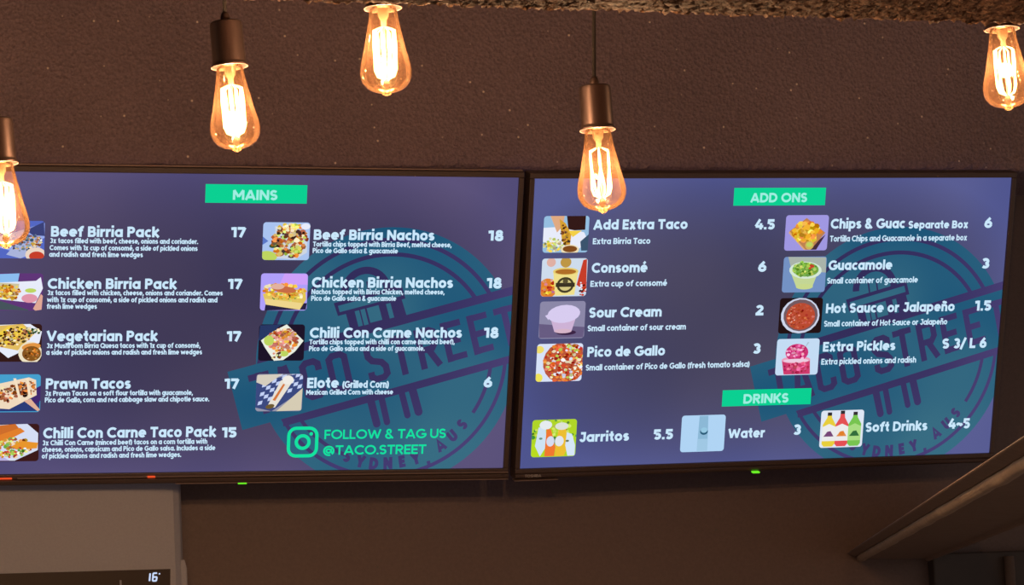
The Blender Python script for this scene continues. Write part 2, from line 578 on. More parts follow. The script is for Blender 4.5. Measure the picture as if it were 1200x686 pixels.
def split_sharp(pl):
    """cut a stroke where it turns back on itself, so that every limb keeps its full weight"""
    out, cur = [], [pl[0]]
    for i in range(1, len(pl)):
        if math.dist(pl[i], cur[-1]) < 1e-6: continue
        cur.append(pl[i])
        if i < len(pl) - 1:
            a, b = Vector(pl[i]) - Vector(pl[i - 1]), Vector(pl[i + 1]) - Vector(pl[i])
            if a.length > 1e-6 and b.length > 1e-6 and a.normalized().dot(b.normalized()) < -.1:
                out.append(cur)
                cur = [pl[i]]
    return out + [cur]


def measure(s, w):
    x = 0
    for c in s: x += glyph(c, w)[0]
    return x - .055


# ------------------------------------------------------------------ screens
class TV:
    W, H = 1.107, 1.107 * 9 / 16

    def __init__(self, pose):
        r, t = pose
        R = rod(r)
        a, b = flip(R.col[0]), flip(R.col[1])
        n = a.cross(b)
        loc = Matrix((a, b, n)).transposed()
        self.m = Matrix.Translation(CAM + R_WC @ flip(t)) @ (R_WC @ loc).to_4x4()
        self.mi = self.m.inverted()
        self.o = self.mi @ CAM

    def uv(self, x, y):
        d = self.mi.to_3x3() @ ray(x, y)
        k = -self.o.z / d.z
        p = self.o + d * k
        return (p.x, p.y)


def put_text(mb, tv, s, x0, x1, yb, cap, w=.2, z=.0012):
    """one line of lettering on the screen: left end, right end, baseline and cap height as seen in the photo"""
    u0, v0 = tv.uv(x0, yb)
    u1, _ = tv.uv(x1, yb)
    _, vt = tv.uv(x0, yb - cap)
    sy = vt - v0
    sx = (u1 - u0) / measure(s, w)
    x = 0.0
    for c in s:
        adv, st = glyph(c, w)
        for pl in [q for p in st for q in split_sharp(p)]:
            mb.ribbon([(u0 + (x + p[0]) * sx, v0 + p[1] * sy) for p in pl], w * (sx + sy) / 2, z)
        x += adv


def rrect(x0, y0, x1, y1, r, n=5):
    p = []
    for cx, cy, a in ((x1 - r, y1 - r, 0), (x0 + r, y1 - r, 90), (x0 + r, y0 + r, 180), (x1 - r, y0 + r, 270)):
        p += arc(cx, cy, r, r, a, a + 90, n)
    return p


def make_tv(tv, label, chin, pic):
    """screen, frame, chin, back shell; local z points out of the picture"""
    root = empty('wall_mounted_menu_screen', tv.m)
    tag(root, label, 'screen', 'menu screens over the counter')
    hw, hh = TV.W / 2, TV.H / 2
    b, t = .011, .012
    s = MB()
    s.poly([(-hw, -hh), (hw, -hh), (hw, hh), (-hw, hh)], 0)
    scr = s.build('screen', pic, root)
    f = MB()
    f.box((-hw - b, hh, -.03), (hw + b, hh + t, .006))
    f.box((-hw - b, -hh, -.03), (-hw, hh, .006))
    f.box((hw, -hh, -.03), (hw + b, hh, .006))
    f.box((-hw - b, -hh - .010, -.03), (hw + b, -hh, .006))
    bevel(f.build('frame', M_BEZEL, root), .0018)
    c = MB()
    c.prism([(-hw - b, -hh - .010, -.028), (-hw - b, -hh - .010, .0035), (-hw - b, -hh - .012, .010),
             (-hw - b, -hh - chin + .004, .008), (-hw - b, -hh - chin, .002), (-hw - b, -hh - chin, -.028)],
            (2 * (hw + b), 0, 0))
    bevel(c.build('chin', M_BEZEL, root), .0012)
    k = MB()
    k.box((-hw * .95, -hh * .92, -.055), (hw * .95, hh * .95, -.030))
    k.box((-hw * .6, -hh * .7, -.085), (hw * .6, hh * .5, -.055))
    bevel(k.build('back_shell', M_SHELL, root), .006)
    return root, scr


TVL, TVR = TV(POSE_L), TV(POSE_R)
tvl, scr_l = make_tv(TVL, 'black menu screen headed MAINS, on the left, listing packs, tacos and nachos', .024, M_SCREEN_L)
tvr, scr_r = make_tv(TVR, 'black menu screen headed ADD ONS and DRINKS, on the right of the other screen', .022, M_SCREEN_R)

# ---- menu lettering: (title pieces, description lines, price); pieces are (text, left, right, baseline, cap height)
MENU_L = [
    ([('Beef Birria Pack', 59.5, 186.5, 277.3, 12.3)],
     [('3x tacos filled with beef, cheese, onions and coriander.', 58.5, 232, 285), ('Comes with 1x cup of consomé, a side of pickled onions', 58, 231.4, 293.2),
      ('and radish and fresh lime wedges', 57.5, 167.3, 301)], ('17', 270.7, 288, 278)),
    ([('Chicken Birria Pack', 55.6, 206.9, 338.5, 12.3)],
     [('3x tacos filled with chicken, cheese, onions and coriander. Comes', 55.3, 260.8, 346), ('with 1x cup of consomé, a side of pickled onions and radish and', 55, 254.6, 354.2),
      ('fresh lime wedges', 54.7, 113.4, 362)], ('17', 266.9, 283.9, 338.7)),
    ([('Vegetarian Pack', 54.6, 184.6, 400.1, 12.3)],
     [('3x Mushroom Birria Quesa tacos with 1x cup of consomé,', 54.5, 234.7, 408.2), ('a side of pickled onions and radish and fresh lime wedges', 54, 236.6, 416)],
     ('17', 265.5, 282.5, 400.1)),
    ([('Prawn Tacos', 53.4, 153.1, 456.2, 12.6)],
     [('3x Prawn Tacos on a soft flour tortilla with guacamole,', 52.7, 225.8, 464.1), ('Pico de Gallo, corn and red cabbage slaw and chipotle sauce.', 52.4, 245, 471.8)],
     ('17', 262.9, 280, 455.7)),
    ([('Chilli Con Carne Taco Pack', 50.4, 252.9, 514, 12.5)],
     [('3x Chilli Con Carne (minced beef) tacos on a corn tortilla with', 49.6, 242.7, 522.2), ('cheese, onions, capsicum and Pico de Gallo salsa. Includes a side', 49.2, 252, 529.9),
      ('of pickled onions and radish and fresh lime wedges.', 48.8, 212.1, 537.6)], ('15', 259.9, 277.2, 512.9)),
    ([('Beef Birria Nachos', 367.3, 508.9, 281, 12.1)],
     [('Tortilla chips topped with Birria Beef, melted cheese,', 366.5, 528.9, 289), ('Pico de Gallo salsa & guacamole', 366.2, 466, 296.6)], ('18', 571.9, 590, 282)),
    ([('Chicken Birria Nachos', 365.1, 530.6, 337.1, 12.2)],
     [('Nachos topped with Birria Chicken, melted cheese,', 364.8, 520.6, 344.9), ('Pico de Gallo salsa & guacamole', 364.4, 464, 352.6)], ('18', 570.1, 588, 337.7)),
    ([('Chilli Con Carne Nachos', 362.7, 541, 396.2, 12.2)],
     [('Tortilla chips topped with chilli con carne (minced beef),', 362.3, 532.5, 403.8), ('Pico de Gallo salsa and a side of guacamole.', 361.9, 497.3, 411.6)], ('18', 566.8, 584.3, 395.9)),
    ([('Elote', 359.5, 396.7, 454.9, 12), ('(Grilled Corn)', 401, 455.4, 454.9, 8.4)],
     [('Mexican Grilled Corn with cheese', 358.5, 460.3, 462.9)], ('6', 566, 576.9, 454)),
]
MENU_R = [
    ([('Add Extra Taco', 695, 805.3, 269.2, 11.7)], [('Extra Birria Taco', 694.3, 761.7, 286.3)], ('4.5', 884, 907.5, 269)),
    ([('Consomé', 692.9, 758.2, 319.9, 11.7)], [('Extra cup of consomé', 691.4, 781.3, 336.2)], ('6', 887.6, 898, 318.4)),
    ([('Sour Cream', 689.8, 774.9, 372.5, 11.9)], [('Small container of sour cream', 688.2, 803.3, 388.4)], ('2', 884.7, 894.2, 369.6)),
    ([('Pico de Gallo', 687.7, 778.8, 418.5, 11.7)], [('Small container of Pico de Gallo (fresh tomato salsa)', 686, 877.8, 434.5)], ('3', 881.3, 891, 414.5)),
    ([('Chips & Guac', 972.9, 1060, 268.1, 11.6), ('Separate Box', 1064, 1134, 267.9, 9.0)],
     [('Tortilla Chips and Guacamole in a separate box', 972.1, 1132.6, 283.3)], ('6', 1152.7, 1162.5, 267)),
    ([('Guacamole', 970.3, 1045, 316.8, 11.5)], [('Small container of guacamole', 968.8, 1075, 332.6)], ('3', 1149.3, 1159, 314.6)),
    ([('Hot Sauce or Jalapeño', 967.3, 1118, 367.2, 11.3)], [('Small container of Hot Sauce or Jalapeño', 965.2, 1109.4, 383)], ('1.5', 1142, 1161, 364.3)),
    ([('Extra Pickles', 963.8, 1048.6, 412.2, 11.2)], [('Extra pickled onions and radish', 962, 1072.9, 427.6)], ('S 3/ L 6', 1103.5, 1155.5, 408.7)),
    ([('Jarritos', 677.8, 736.7, 518.3, 11.5)], [], ('5.5', 765.5, 788.3, 515.4)),
    ([('Water', 852.9, 895.5, 514.0, 11.3)], [], ('3', 928.7, 938.2, 509.7)),
    ([('Soft Drinks', 1013.7, 1086, 506.5, 11.2)], [], ('4~5', 1110.5, 1136, 502.8)),
]
for tv, scr, menu, dc, dw in ((TVL, scr_l, MENU_L, 6.0, .225), (TVR, scr_r, MENU_R, 7.0, .21)):
    for titles, desc, price in menu:
        mb = MB()
        for s, x0, x1, yb, cap in titles:
            put_text(mb, tv, s, x0, x1, yb, cap, .225)
        mb.build('dish_name', M_TEXT, scr, label='name reading "%s"' % ' '.join(t[0] for t in titles))
        mb = MB()
        for s, x0, x1, yb in desc:
            put_text(mb, tv, s, x0, x1, yb, dc, dw)
        if desc: mb.build('dish_description', M_TEXT, scr, label='small text under "%s"' % titles[0][0])
        mb = MB()
        s, x0, x1, yb = price
        put_text(mb, tv, s, x0, x1, yb, 11.8, .235)
        mb.build('price', M_TEXT, scr, label='price of "%s"' % titles[0][0])


def banner(tv, scr, tl, br, text, x0, x1, yb, cap):
    u0, v1 = tv.uv(*tl)
    u1, v0 = tv.uv(*br)
    b = MB()
    b.poly([(u0, v0), (u1, v0), (u1, v1), (u0, v1)], .0009)
    o = b.build('heading_banner', M_GREEN, scr, label='green banner reading "%s"' % text)
    t = MB()
    put_text(t, tv, text, x0, x1, yb, cap, .215, .0015)
    t.build('heading_lettering', M_BANTXT, scr, label='pale letters reading "%s"' % text)


banner(TVL, scr_l, (241, 215.7), (359.3, 238.8), 'MAINS', 272.5, 325, 234.1, 11.8)
banner(TVR, scr_r, (860.4, 220.3), (966.5, 240.6), 'ADD ONS', 879, 945.3, 237.2, 11)
banner(TVR, scr_r, (846.8, 457.6), (949.6, 473.8), 'DRINKS', 870.5, 923.4, 473.2, 11)

# ---- social handle
mb = MB()
put_text(mb, TVL, 'FOLLOW & TAG US', 379.8, 522.2, 514.8, 11, .17)
mb.build('invitation_lettering', M_MINT, scr_l, label='mint letters reading "FOLLOW & TAG US"')
mb = MB()
put_text(mb, TVL, '@TACO.STREET', 378, 499, 533.3, 11, .17)
mb.build('handle_lettering', M_MINT, scr_l, label='mint letters reading "@TACO.STREET"')
u0, v1 = TVL.uv(337, 500.3)
u1, v0 = TVL.uv(372, 536)
mb = MB()
sz = (u1 - u0 + v1 - v0) / 2
cu, cv = (u0 + u1) / 2, (v0 + v1) / 2
q = sz * .5 - sz * .05
mb.ribbon(rrect(cu - q, cv - q, cu + q, cv + q, sz * .24), sz * .105, .0012, closed=True)
mb.ribbon(arc(cu, cv, sz * .205, sz * .205, 0, 345, 24), sz * .105, .0012, closed=True)
mb.poly(arc(cu + sz * .265, cv + sz * .265, sz * .058, sz * .058, 0, 345, 14), .0012)
mb.build('camera_icon', M_MINT, scr_l, label='mint rounded square camera icon')

# ---- round emblem behind the menu: drawn once in the left screen's plane, shifted for the right one
EC = (.2945, -.0738)
ER = .278
PX = TVL.H / 346.0


def clip_rect(poly, hw, hh):
    for ax, s, lim in ((0, 1, hw), (0, -1, hw), (1, 1, hh), (1, -1, hh)):
        out = []
        for i in range(len(poly)):
            a, b = poly[i - 1], poly[i]
            da, db = lim - s * a[ax], lim - s * b[ax]
            if (da >= 0) != (db >= 0):
                t = da / (da - db)
                out.append((a[0] + (b[0] - a[0]) * t, a[1] + (b[1] - a[1]) * t))
            if db >= 0: out.append(b)
        poly = out
        if not poly: return []
    return poly


def clip_mesh(mb, hw, hh):
    out = MB()
    for f in mb.f:
        z = mb.v[f[0]][2]
        p = clip_rect([(mb.v[i][0], mb.v[i][1]) for i in f], hw, hh)
        if len(p) > 2: out.poly(p, z)
    return out


def emblem(scr, move):
    teal, dark = MB(), MB()

    def P(x, y):
        return move(TVL.uv(x, y))

    def C(p):
        return move(p)
    ex, ey = EC
    teal.poly([C(p) for p in arc(ex, ey, ER, ER, 0, 356, 90)], .0002)
    ring = lambda r, a0, a1: [C(p) for p in arc(ex, ey, r, r, a0, a1, max(6, int(abs(a1 - a0) / 3)))]
    lw = .0088
    dark.ribbon(ring(ER * .905, 14, 196), lw, .0004)
    dark.ribbon(ring(ER * .795, 15, 197), lw, .0004)
    dark.ribbon(ring(ER * .905, -162, 10), lw * .9, .0004)
    dark.ribbon(ring(ER * .795, -160, -112), lw * .9, .0004)
    dark.ribbon(ring(ER * .795, -32, 9), lw * .9, .0004)
    # banner across the disc
    tl, bl = (266.4, 436), (284, 504.2)
    S1, S2 = -.270, -.279
    n1 = lambda x: tl[1] + S1 * (x - tl[0])
    n2 = lambda x: bl[1] + S2 * (x - bl[0])
    XR = 640
    dark.poly([P(303, n1(303) - 10), P(301, n1(301)), P(XR, n1(XR)), P(XR, n1(XR) - 10)][::1], .0004)
    dark.poly([P(331, n2(331)), P(332, n2(332) + 9.3), P(XR, n2(XR) + 9), P(XR, n2(XR))], .0004)
    teal.poly([P(*tl), P(*bl), P(XR, n2(XR)), P(XR, n1(XR))], .0006)
    # letters TACO STREET, condensed slab strokes along the banner
    xs = {0: 290, 1: 318, 2: 349, 3: 380, 5: 424, 6: 453, 7: 484, 8: 515, 9: 546, 10: 577}
    for i, ch in enumerate('TACO STREET'):
        if ch == ' ': continue
        Wd, w = 24.0, .34
        x0 = xs[i]

        def L(gx, gy):                          # gx 0..1 across, gy 0..1 up
            x = x0 + gx * Wd
            top, bot = n1(x) + 10.5, n2(x + 11) - 11.5
            return P(x + (1 - gy) * 10.5, bot * (1 - gy) + top * gy)
        h = w / 2
        hy = .085
        if ch == 'T': st = [[(0, 1 - hy), (1, 1 - hy)], [(.5, 0), (.5, 1)]]
        elif ch == 'A': st = [[(.12, 0), (.45, 1)], [(.92, 0), (.58, 1)], [(.2, .27), (.8, .27)]]
        elif ch == 'C': st = [[(.88, .68), (.88, .84), (.7, 1 - hy), (.32, 1 - hy), (.14, .84), (.14, .16), (.32, hy), (.7, hy), (.88, .16), (.88, .32)]]
        elif ch == 'O': st = [[(.14, .5), (.14, .84), (.32, 1 - hy), (.7, 1 - hy), (.88, .84), (.88, .16), (.7, hy), (.32, hy), (.14, .16), (.14, .5)]]
        elif ch == 'S': st = [[(.88, .72), (.88, .84), (.7, 1 - hy), (.32, 1 - hy), (.14, .84), (.14, .66), (.3, .54), (.72, .46), (.88, .34), (.88, .16), (.7, hy), (.32, hy), (.14, .16), (.14, .28)]]
        elif ch == 'R': st = [[(.14, 0), (.14, 1)], [(.14, 1 - hy), (.7, 1 - hy), (.88, .86), (.88, .58), (.7, .46), (.14, .46)], [(.5, .46), (.9, 0)]]
        else: st = [[(.14, 0), (.14, 1)], [(.14, 1 - hy), (.95, 1 - hy)], [(.14, .5), (.8, .5)], [(.14, hy), (.95, hy)]]
        for pl in st:
            dark.ribbon([L(*p) for p in pl], 7.6 * PX, .0008)
    # stall with an arched top above the banner
    c0 = TVL.uv(429, 342)
    dark.ribbon([C((c0[0] + 25 * PX * math.cos(math.radians(a)), c0[1] + 25 * PX * math.sin(math.radians(a)))) for a in range(-12, 193, 8)], 8.5 * PX, .0004)
    for xa in (420, 431): dark.ribbon([P(xa - 1, 330), P(xa + 3, 352)], 2 * PX, .0004)
    dark.poly([P(391, 355.5), P(396, 370.5), P(475, 350), P(470.5, 334)], .0005)
    teal.poly([P(396, 358.6), P(398, 366), P(470, 347), P(467.8, 339.5)], .0007)
    dark.poly([P(405, 367), P(415, 402), P(481, 385), P(470, 349)], .0005)
    for q in ((415.5, 365, 420.5, 383), (422.2, 363.2, 427.2, 381.5), (429.5, 361.4, 444.5, 378.5), (452.2, 356.5, 457, 373.5)):
        xa, ya, xb, yb = q
        xx = xb - 4.5 if xb - xa < 8 else xa
        wd = 5.2 if xb - xa < 8 else 14
        teal.poly([P(xa, ya), P(xa + 4.5, yb), P(xa + 4.5 + wd, yb - wd * .26), P(xa + wd, ya - wd * .26)], .0007)
    # legs under the banner
    for (xa, ya, xb, yb, wd) in ((433.5, 466, 441.5, 497, 9), (446, 462, 453.5, 495, 7.5), (469.5, 456, 477.5, 487, 7.5), (482, 452, 490.5, 483, 9.5)):
        dark.ribbon([P(xa, ya), P(xb, yb)], wd * PX, .0004)
        e = P(xb, yb)
        dark.poly([(e[0] + wd / 2 * PX * math.cos(t), e[1] + wd / 2 * PX * math.sin(t)) for t in [i * math.pi / 6 for i in range(12)]], .0004)
    # SYDNEY, AUS around the lower rim
    for ch, (px, py) in zip('SYDNEY,AUS', ((407, 535), (422.5, 541), (438, 543.5), (454.5, 543), (471, 541), (487, 537.5), (500.5, 538), (516, 522), (530, 511), (541.5, 497.5))):
        u, v = TVL.uv(px, py)
        dx, dy = u - ex, v - ey
        th = math.atan2(dy, dx) + math.pi / 2
        adv, st = glyph(ch, .30)
        adv -= .055
        s_ = 14.5 * PX
        for pl in st:
            pts = []
            for gx, gy in pl:
                lx, ly = (gx - adv / 2) * s_ * .9, (gy - .5) * s_
                pts.append(C((u + lx * math.cos(th) - ly * math.sin(th), v + lx * math.sin(th) + ly * math.cos(th))))
            dark.ribbon(pts, .28 * s_, .0004)
    hw, hh = TV.W / 2, TV.H / 2
    e = clip_mesh(teal, hw, hh).build('emblem', M_TEAL, scr, label='faint teal round emblem reading "TACO STREET SYDNEY, AUS"')
    clip_mesh(dark, hw, hh).build('emblem_linework', M_INK, scr, label='dark lines and letters of the emblem')


emblem(scr_l, lambda p: p)
emblem(scr_r, lambda p: (p[0] + .0025, p[1] - .0010))


# ---- dish pictures: small printed images, each drawn in its own 0..1 square
def shade(c, d, rnd):
    return tuple(min(255, max(0, v + d + rnd.gauss(0, 6))) for v in c)


def picture(tv, scr, tl, br, bgc, ops, label, seed=1):
    u0, v1 = tv.uv(*tl)
    u1, v0 = tv.uv(*br)
    W, H = u1 - u0, v1 - v0
    mb = MB()
    rnd = random.Random(seed)
    r = .0065
    mb.poly(rrect(u0, v0, u1, v1, r), .00095, bgc)
    z = [.0011]

    def add(pts, col):
        pts = [(u0 + x * W, v0 + y * H) for x, y in pts]
        # stay inside the rounded picture
        cl = []
        for x, y in pts:
            x, y = min(max(x, u0), u1), min(max(y, v0), v1)
            for cx, cy, sx, sy in ((u0 + r, v0 + r, -1, -1), (u1 - r, v0 + r, 1, -1), (u0 + r, v1 - r, -1, 1), (u1 - r, v1 - r, 1, 1)):
                if (x - cx) * sx > 0 and (y - cy) * sy > 0:
                    d = math.hypot(x - cx, y - cy)
                    if d > r: x, y = cx + (x - cx) * r / d, cy + (y - cy) * r / d
            cl.append((x, y))
        mb.poly(cl, z[0], col)
        z[0] += .000011
    for op in ops:
        if op[0] == 'p': add(op[2], op[1])
        elif op[0] == 'e':
            _, col, cx, cy, rx, ry, rot = op
            c, s = math.cos(math.radians(rot)), math.sin(math.radians(rot))
            add([(cx + a * c - b * s, cy + a * s + b * c) for a, b in arc(0, 0, rx, ry, 0, 345, 18)], col)
        elif op[0] == 'b':                      # scatter of small irregular pieces inside an ellipse
            _, cols, cx, cy, rx, ry, rot, n, sz = op
            c, s = math.cos(math.radians(rot)), math.sin(math.radians(rot))
            sz *= .85
            for _ in range(int(n * 1.7)):
                a, q = rnd.uniform(0, 6.283), math.sqrt(rnd.random())
                x, y = rx * q * math.cos(a), ry * q * math.sin(a)
                x, y = cx + x * c - y * s, cy + x * s + y * c
                a0 = rnd.uniform(0, 6)
                e1 = sz * rnd.uniform(.6, 1.3)
                add([(x + e1 * rnd.uniform(.6, 1.1) * math.cos(a0 + t * 1.0472), y + e1 * rnd.uniform(.6, 1.1) * math.sin(a0 + t * 1.0472)) for t in range(6)],
                    shade(rnd.choice(cols), rnd.gauss(0, 22), rnd))
    mb.build('menu_picture', M_PIC, scr, label=label)


WHT, CRM, PAPR = (232, 236, 250), (240, 222, 180), (214, 222, 244)
MEAT, DKB, GOLD, YEL, ORG, RED = (150, 84, 52), (52, 26, 24), (214, 160, 52), (244, 208, 70), (226, 128, 44), (198, 62, 42)
GRN, LIME, DGR, PINK, LILA, SKY = (96, 150, 60), (190, 214, 96), (44, 84, 40), (226, 150, 170), (176, 168, 236), (140, 190, 240)
NITE = (30, 20, 40)
TX = 55.5
picture(TVL, scr_l, (-3.2, 258.6), (51.6, 303), (84, 104, 196), [
    ('p', (150, 170, 236), [(0, .55), (1, .95), (1, .55), (.3, .2), (0, .3)]), ('p', (60, 66, 120), [(.6, .75), (1, 1), (1, .6), (.75, .62)]),
    ('p', (170, 180, 220), [(.2, .1), (.55, .6), (.95, .55), (.9, .2), (.5, 0)]),
    ('b', [MEAT, GOLD, (120, 140, 150), (90, 100, 130), CRM], .62, .4, .34, .2, 20, 46, .045), ('e', (236, 214, 196), .82, .1, .22, .2, 0), ('e', RED, .84, .06, .16, .13, 0)],
    'picture of tacos on blue paper with a red dip', 3)
picture(TVL, scr_l, (-5, 320.3), (49.6, 364), (96, 54, 120), [
    ('p', SKY, [(0, .65), (0, 1), (.5, 1), (.46, .7)]), ('p', (70, 84, 92), [(0, 0), (0, .3), (.7, .02), (.7, 0)]),
    ('p', WHT, [(.05, .75), (.85, .8), (.95, .9), (1, .6), (.85, .2), (.1, .3)]), ('p', (206, 196, 160), [(.0, .75), (.5, .72), (.45, .28), (0, .35)]),
    ('b', [GOLD, ORG, (176, 110, 30), YEL, (120, 70, 24)], .28, .5, .24, .2, -8, 50, .05), ('e', PINK, .72, .33, .17, .12, 0), ('e', LIME, .74, .54, .12, .06, 0),
    ('e', WHT, .78, .68, .14, .08, 0), ('p', (224, 168, 150), [(.8, .05), (.96, .45), (1, .4), (1, 0), (.85, 0)])],
    'picture of a bread taco in a white tray with pink onions', 5)
picture(TVL, scr_l, (-6.5, 379.8), (48.2, 424), DKB, [
    ('p', WHT, [(0, 1), (.75, 1), (1, .8), (.95, .5), (.3, .1), (0, .4)]), ('p', (226, 188, 96), [(0, .95), (.6, 1), (.85, .75), (.5, .3), (.1, .4), (0, .6)]),
    ('p', YEL, [(.15, .5), (.55, .95), (.68, .9), (.3, .42)]), ('p', YEL, [(.02, .7), (.3, .95), (.4, .9), (.1, .58)]),
    ('b', [DKB, MEAT, CRM, (80, 60, 20), GOLD], .42, .66, .40, .24, 25, 70, .04), ('b', [CRM, DGR, DKB], .78, .82, .18, .12, -20, 16, .04),
    ('e', (238, 226, 196), .76, .24, .25, .3, 0), ('e', (226, 150, 70), .78, .4, .20, .1, 10), ('e', (134, 84, 30), .79, .22, .2, .2, 0),
    ('b', [(160, 110, 44), (110, 66, 26), ORG], .79, .22, .16, .15, 0, 22, .035)], 'picture of yellow tacos beside a cup of broth', 7)
picture(TVL, scr_l, (-8, 439), (46.8, 483), (70, 160, 206), [
    ('p', (44, 60, 120), [(0, 0), (0, .5), (1, .6), (1, 0)]), ('p', (66, 40, 110), [(.8, .1), (1, .3), (1, .7), (.85, .6)]),
    ('p', (240, 218, 190), [(.0, .6), (.1, .75), (.75, .92), (.9, .85), (.92, .45), (.35, .08), (.15, .1)]), ('p', (224, 176, 150), [(.65, .3), (.95, .02), (1, .06), (.8, .35)]),
    ('b', [MEAT, ORG, (170, 90, 70), CRM, (110, 60, 44)], .3, .48, .2, .2, 0, 30, .05), ('b', [MEAT, ORG, (190, 110, 60), DKB], .58, .6, .2, .2, 0, 34, .05),
    ('b', [MEAT, (150, 90, 50), ORG], .78, .66, .12, .18, 0, 16, .045), ('p', (246, 226, 196), [(.42, .9), (.55, .3), (.6, .32), (.48, .9)]),
    ('p', (246, 226, 196), [(.68, .9), (.75, .4), (.8, .42), (.74, .92)])], 'picture of prawn tacos in a tray on blue', 9)
picture(TVL, scr_l, (-10, 497.3), (45, 540.6), (60, 26, 26), [
    ('p', PAPR, [(0, 1), (.75, 1), (.98, .75), (.98, .3), (.5, .02), (0, 0)]), ('p', (186, 176, 226), [(0, .3), (.4, .02), (0, 0)]),
    ('p', (206, 110, 44), [(.0, .95), (.5, 1), (.6, .85), (.1, .6), (0, .62)]), ('p', ORG, [(.0, .45), (.15, .7), (.6, .9), (.7, .8), (.25, .5), (.05, .35)]),
    ('b', [(226, 140, 60), GRN, CRM, MEAT, (206, 100, 70), GOLD, LIME], .42, .36, .42, .26, 10, 80, .06), ('p', (232, 150, 44), [(.4, .4), (.65, .55), (.98, .5), (.96, .35), (.6, .32)]),
    ('b', [GRN, WHT, RED, LIME], .5, .25, .28, .1, 10, 24, .04)], 'picture of orange tacos with green salsa', 11)
picture(TVL, scr_l, (308.6, 260.4), (361.8, 305), (170, 196, 240), [
    ('p', (90, 120, 200), [(0, .62), (.12, .5), (0, .4)]), ('p', (206, 214, 226), [(.25, .9), (.95, .75), (.95, .2), (.7, .02), (.3, .05)]),
    ('e', LIME, .12, .1, .2, .14, -10), ('e', DGR, .24, .38, .1, .06, 10),
    ('b', [ORG, MEAT, (196, 110, 50), CRM, (220, 190, 110), (170, 90, 50), DKB, LIME], .58, .5, .36, .44, -10, 110, .075), ('b', [YEL, CRM], .62, .86, .3, .1, 0, 14, .06),
    ('b', [LIME, (210, 200, 80)], .7, .3, .1, .1, 0, 12, .05), ('e', WHT, .9, .9, .1, .08, 0)], 'picture of beef nachos in a white box with lime', 13)
picture(TVL, scr_l, (306, 320.4), (359.2, 364), (176, 160, 250), [
    ('p', (206, 160, 250), [(.5, 1), (1, 1), (1, .7), (.4, .7)]), ('p', (40, 34, 66), [(.1, 0), (1, 0), (1, .2), (.12, .2)]), ('p', (226, 196, 96), [(.05, .45), (.12, .16), (.85, .02), (.98, .3), (.95, .6)]),
    ('p', (238, 214, 140), [(.12, .16), (.85, .02), (.9, .2), (.1, .32)]), ('b', [GOLD, YEL, ORG, CRM], .5, .52, .46, .2, -6, 60, .06),
    ('e', (200, 108, 70), .5, .57, .26, .09, -8), ('e', (226, 178, 160), .36, .65, .14, .08, 0), ('b', [GRN, LIME, DGR], .55, .36, .38, .1, -5, 14, .022)],
    'picture of chicken nachos in a boat tray on lilac', 15)
picture(TVL, scr_l, (303.7, 380.3), (355.7, 422.8), NITE, [
    ('p', (40, 56, 100), [(0, .55), (0, 1), (.5, 1), (.2, .7)]), ('p', (236, 240, 228), [(.05, .56), (.3, .8), (.6, 1), (.98, .55), (.8, .25), (.55, .02), (.35, 0), (.15, .35)]),
    ('b', [(196, 110, 90), (214, 140, 120), (190, 84, 60), CRM, MEAT, ORG, GOLD], .54, .56, .33, .32, 0, 90, .065), ('e', LIME, .22, .56, .11, .14, 0), ('e', LIME, .56, .2, .1, .08, 0),
    ('b', [MEAT, CRM, DKB], .4, .15, .1, .1, 0, 10, .04)], 'picture of loaded nachos in a square paper tray', 17)
ops = [('p', (60, 74, 128), [(0, .8), (.9, 1), (1, .9), (1, .55), (.35, 0), (0, .1)])]
for i in range(9):
    for j in range(6):
        if (i + j) % 2 == 0:
            x, y = .04 + i * .105 + j * .02, .16 + j * .12 + i * .055
            if x < .98 and y < .98: ops.append(('p', (196, 210, 246), [(x, y), (x + .09, y + .03), (x + .11, y + .13), (x + .02, y + .1)]))
ops += [('p', (214, 206, 190), [(0, .78), (0, 1), (.55, 1), (.2, .68)]), ('p', (214, 204, 180), [(.45, 0), (1, 0), (1, .62)]),
        ('p', (232, 226, 214), [(.24, .1), (.52, .82), (.68, .92), (.78, .8), (.42, .1)]), ('e', (240, 236, 228), .68, .84, .12, .12, 0),
        ('p', (214, 120, 60), [(.36, .3), (.58, .74), (.62, .72), (.42, .28)]), ('e', (110, 90, 50), .31, .13, .1, .06, 20)]
picture(TVL, scr_l, (300.7, 438.6), (353.4, 481.8), (150, 150, 170), ops, 'picture of grilled corn on a chequered cloth', 19)

picture(TVR, scr_r, (637.6, 253.3), (688.4, 295.8), (150, 190, 224), [
    ('p', DKB, [(.5, 1), (.92, 1), (.92, .62), (.55, .6)]), ('p', WHT, [(0, .68), (.3, .7), (.9, .55), (1, .3), (.7, 0), (0, .3)]), ('p', (224, 170, 130), [(.14, 1), (.45, 1), (.42, .72), (.3, .55)]),
    ('p', GOLD, [(.34, .92), (.48, .8), (.62, .5), (.6, .2), (.42, .3)]), ('b', [MEAT, DKB, GOLD, (110, 70, 20)], .47, .48, .08, .28, 12, 26, .04), ('p', YEL, [(.55, .6), (.85, .6), (.65, .42)]),
    ('b', [YEL, CRM, LIME, (200, 190, 150)], .2, .22, .24, .18, 0, 30, .05), ('e', CRM, .6, .08, .2, .14, 0), ('e', (130, 76, 30), .6, .1, .16, .09, 0), ('p', (60, 84, 110), [(.82, .3), (1, .5), (1, .05), (.85, .05)])],
    'picture of a taco being dipped in broth', 21)
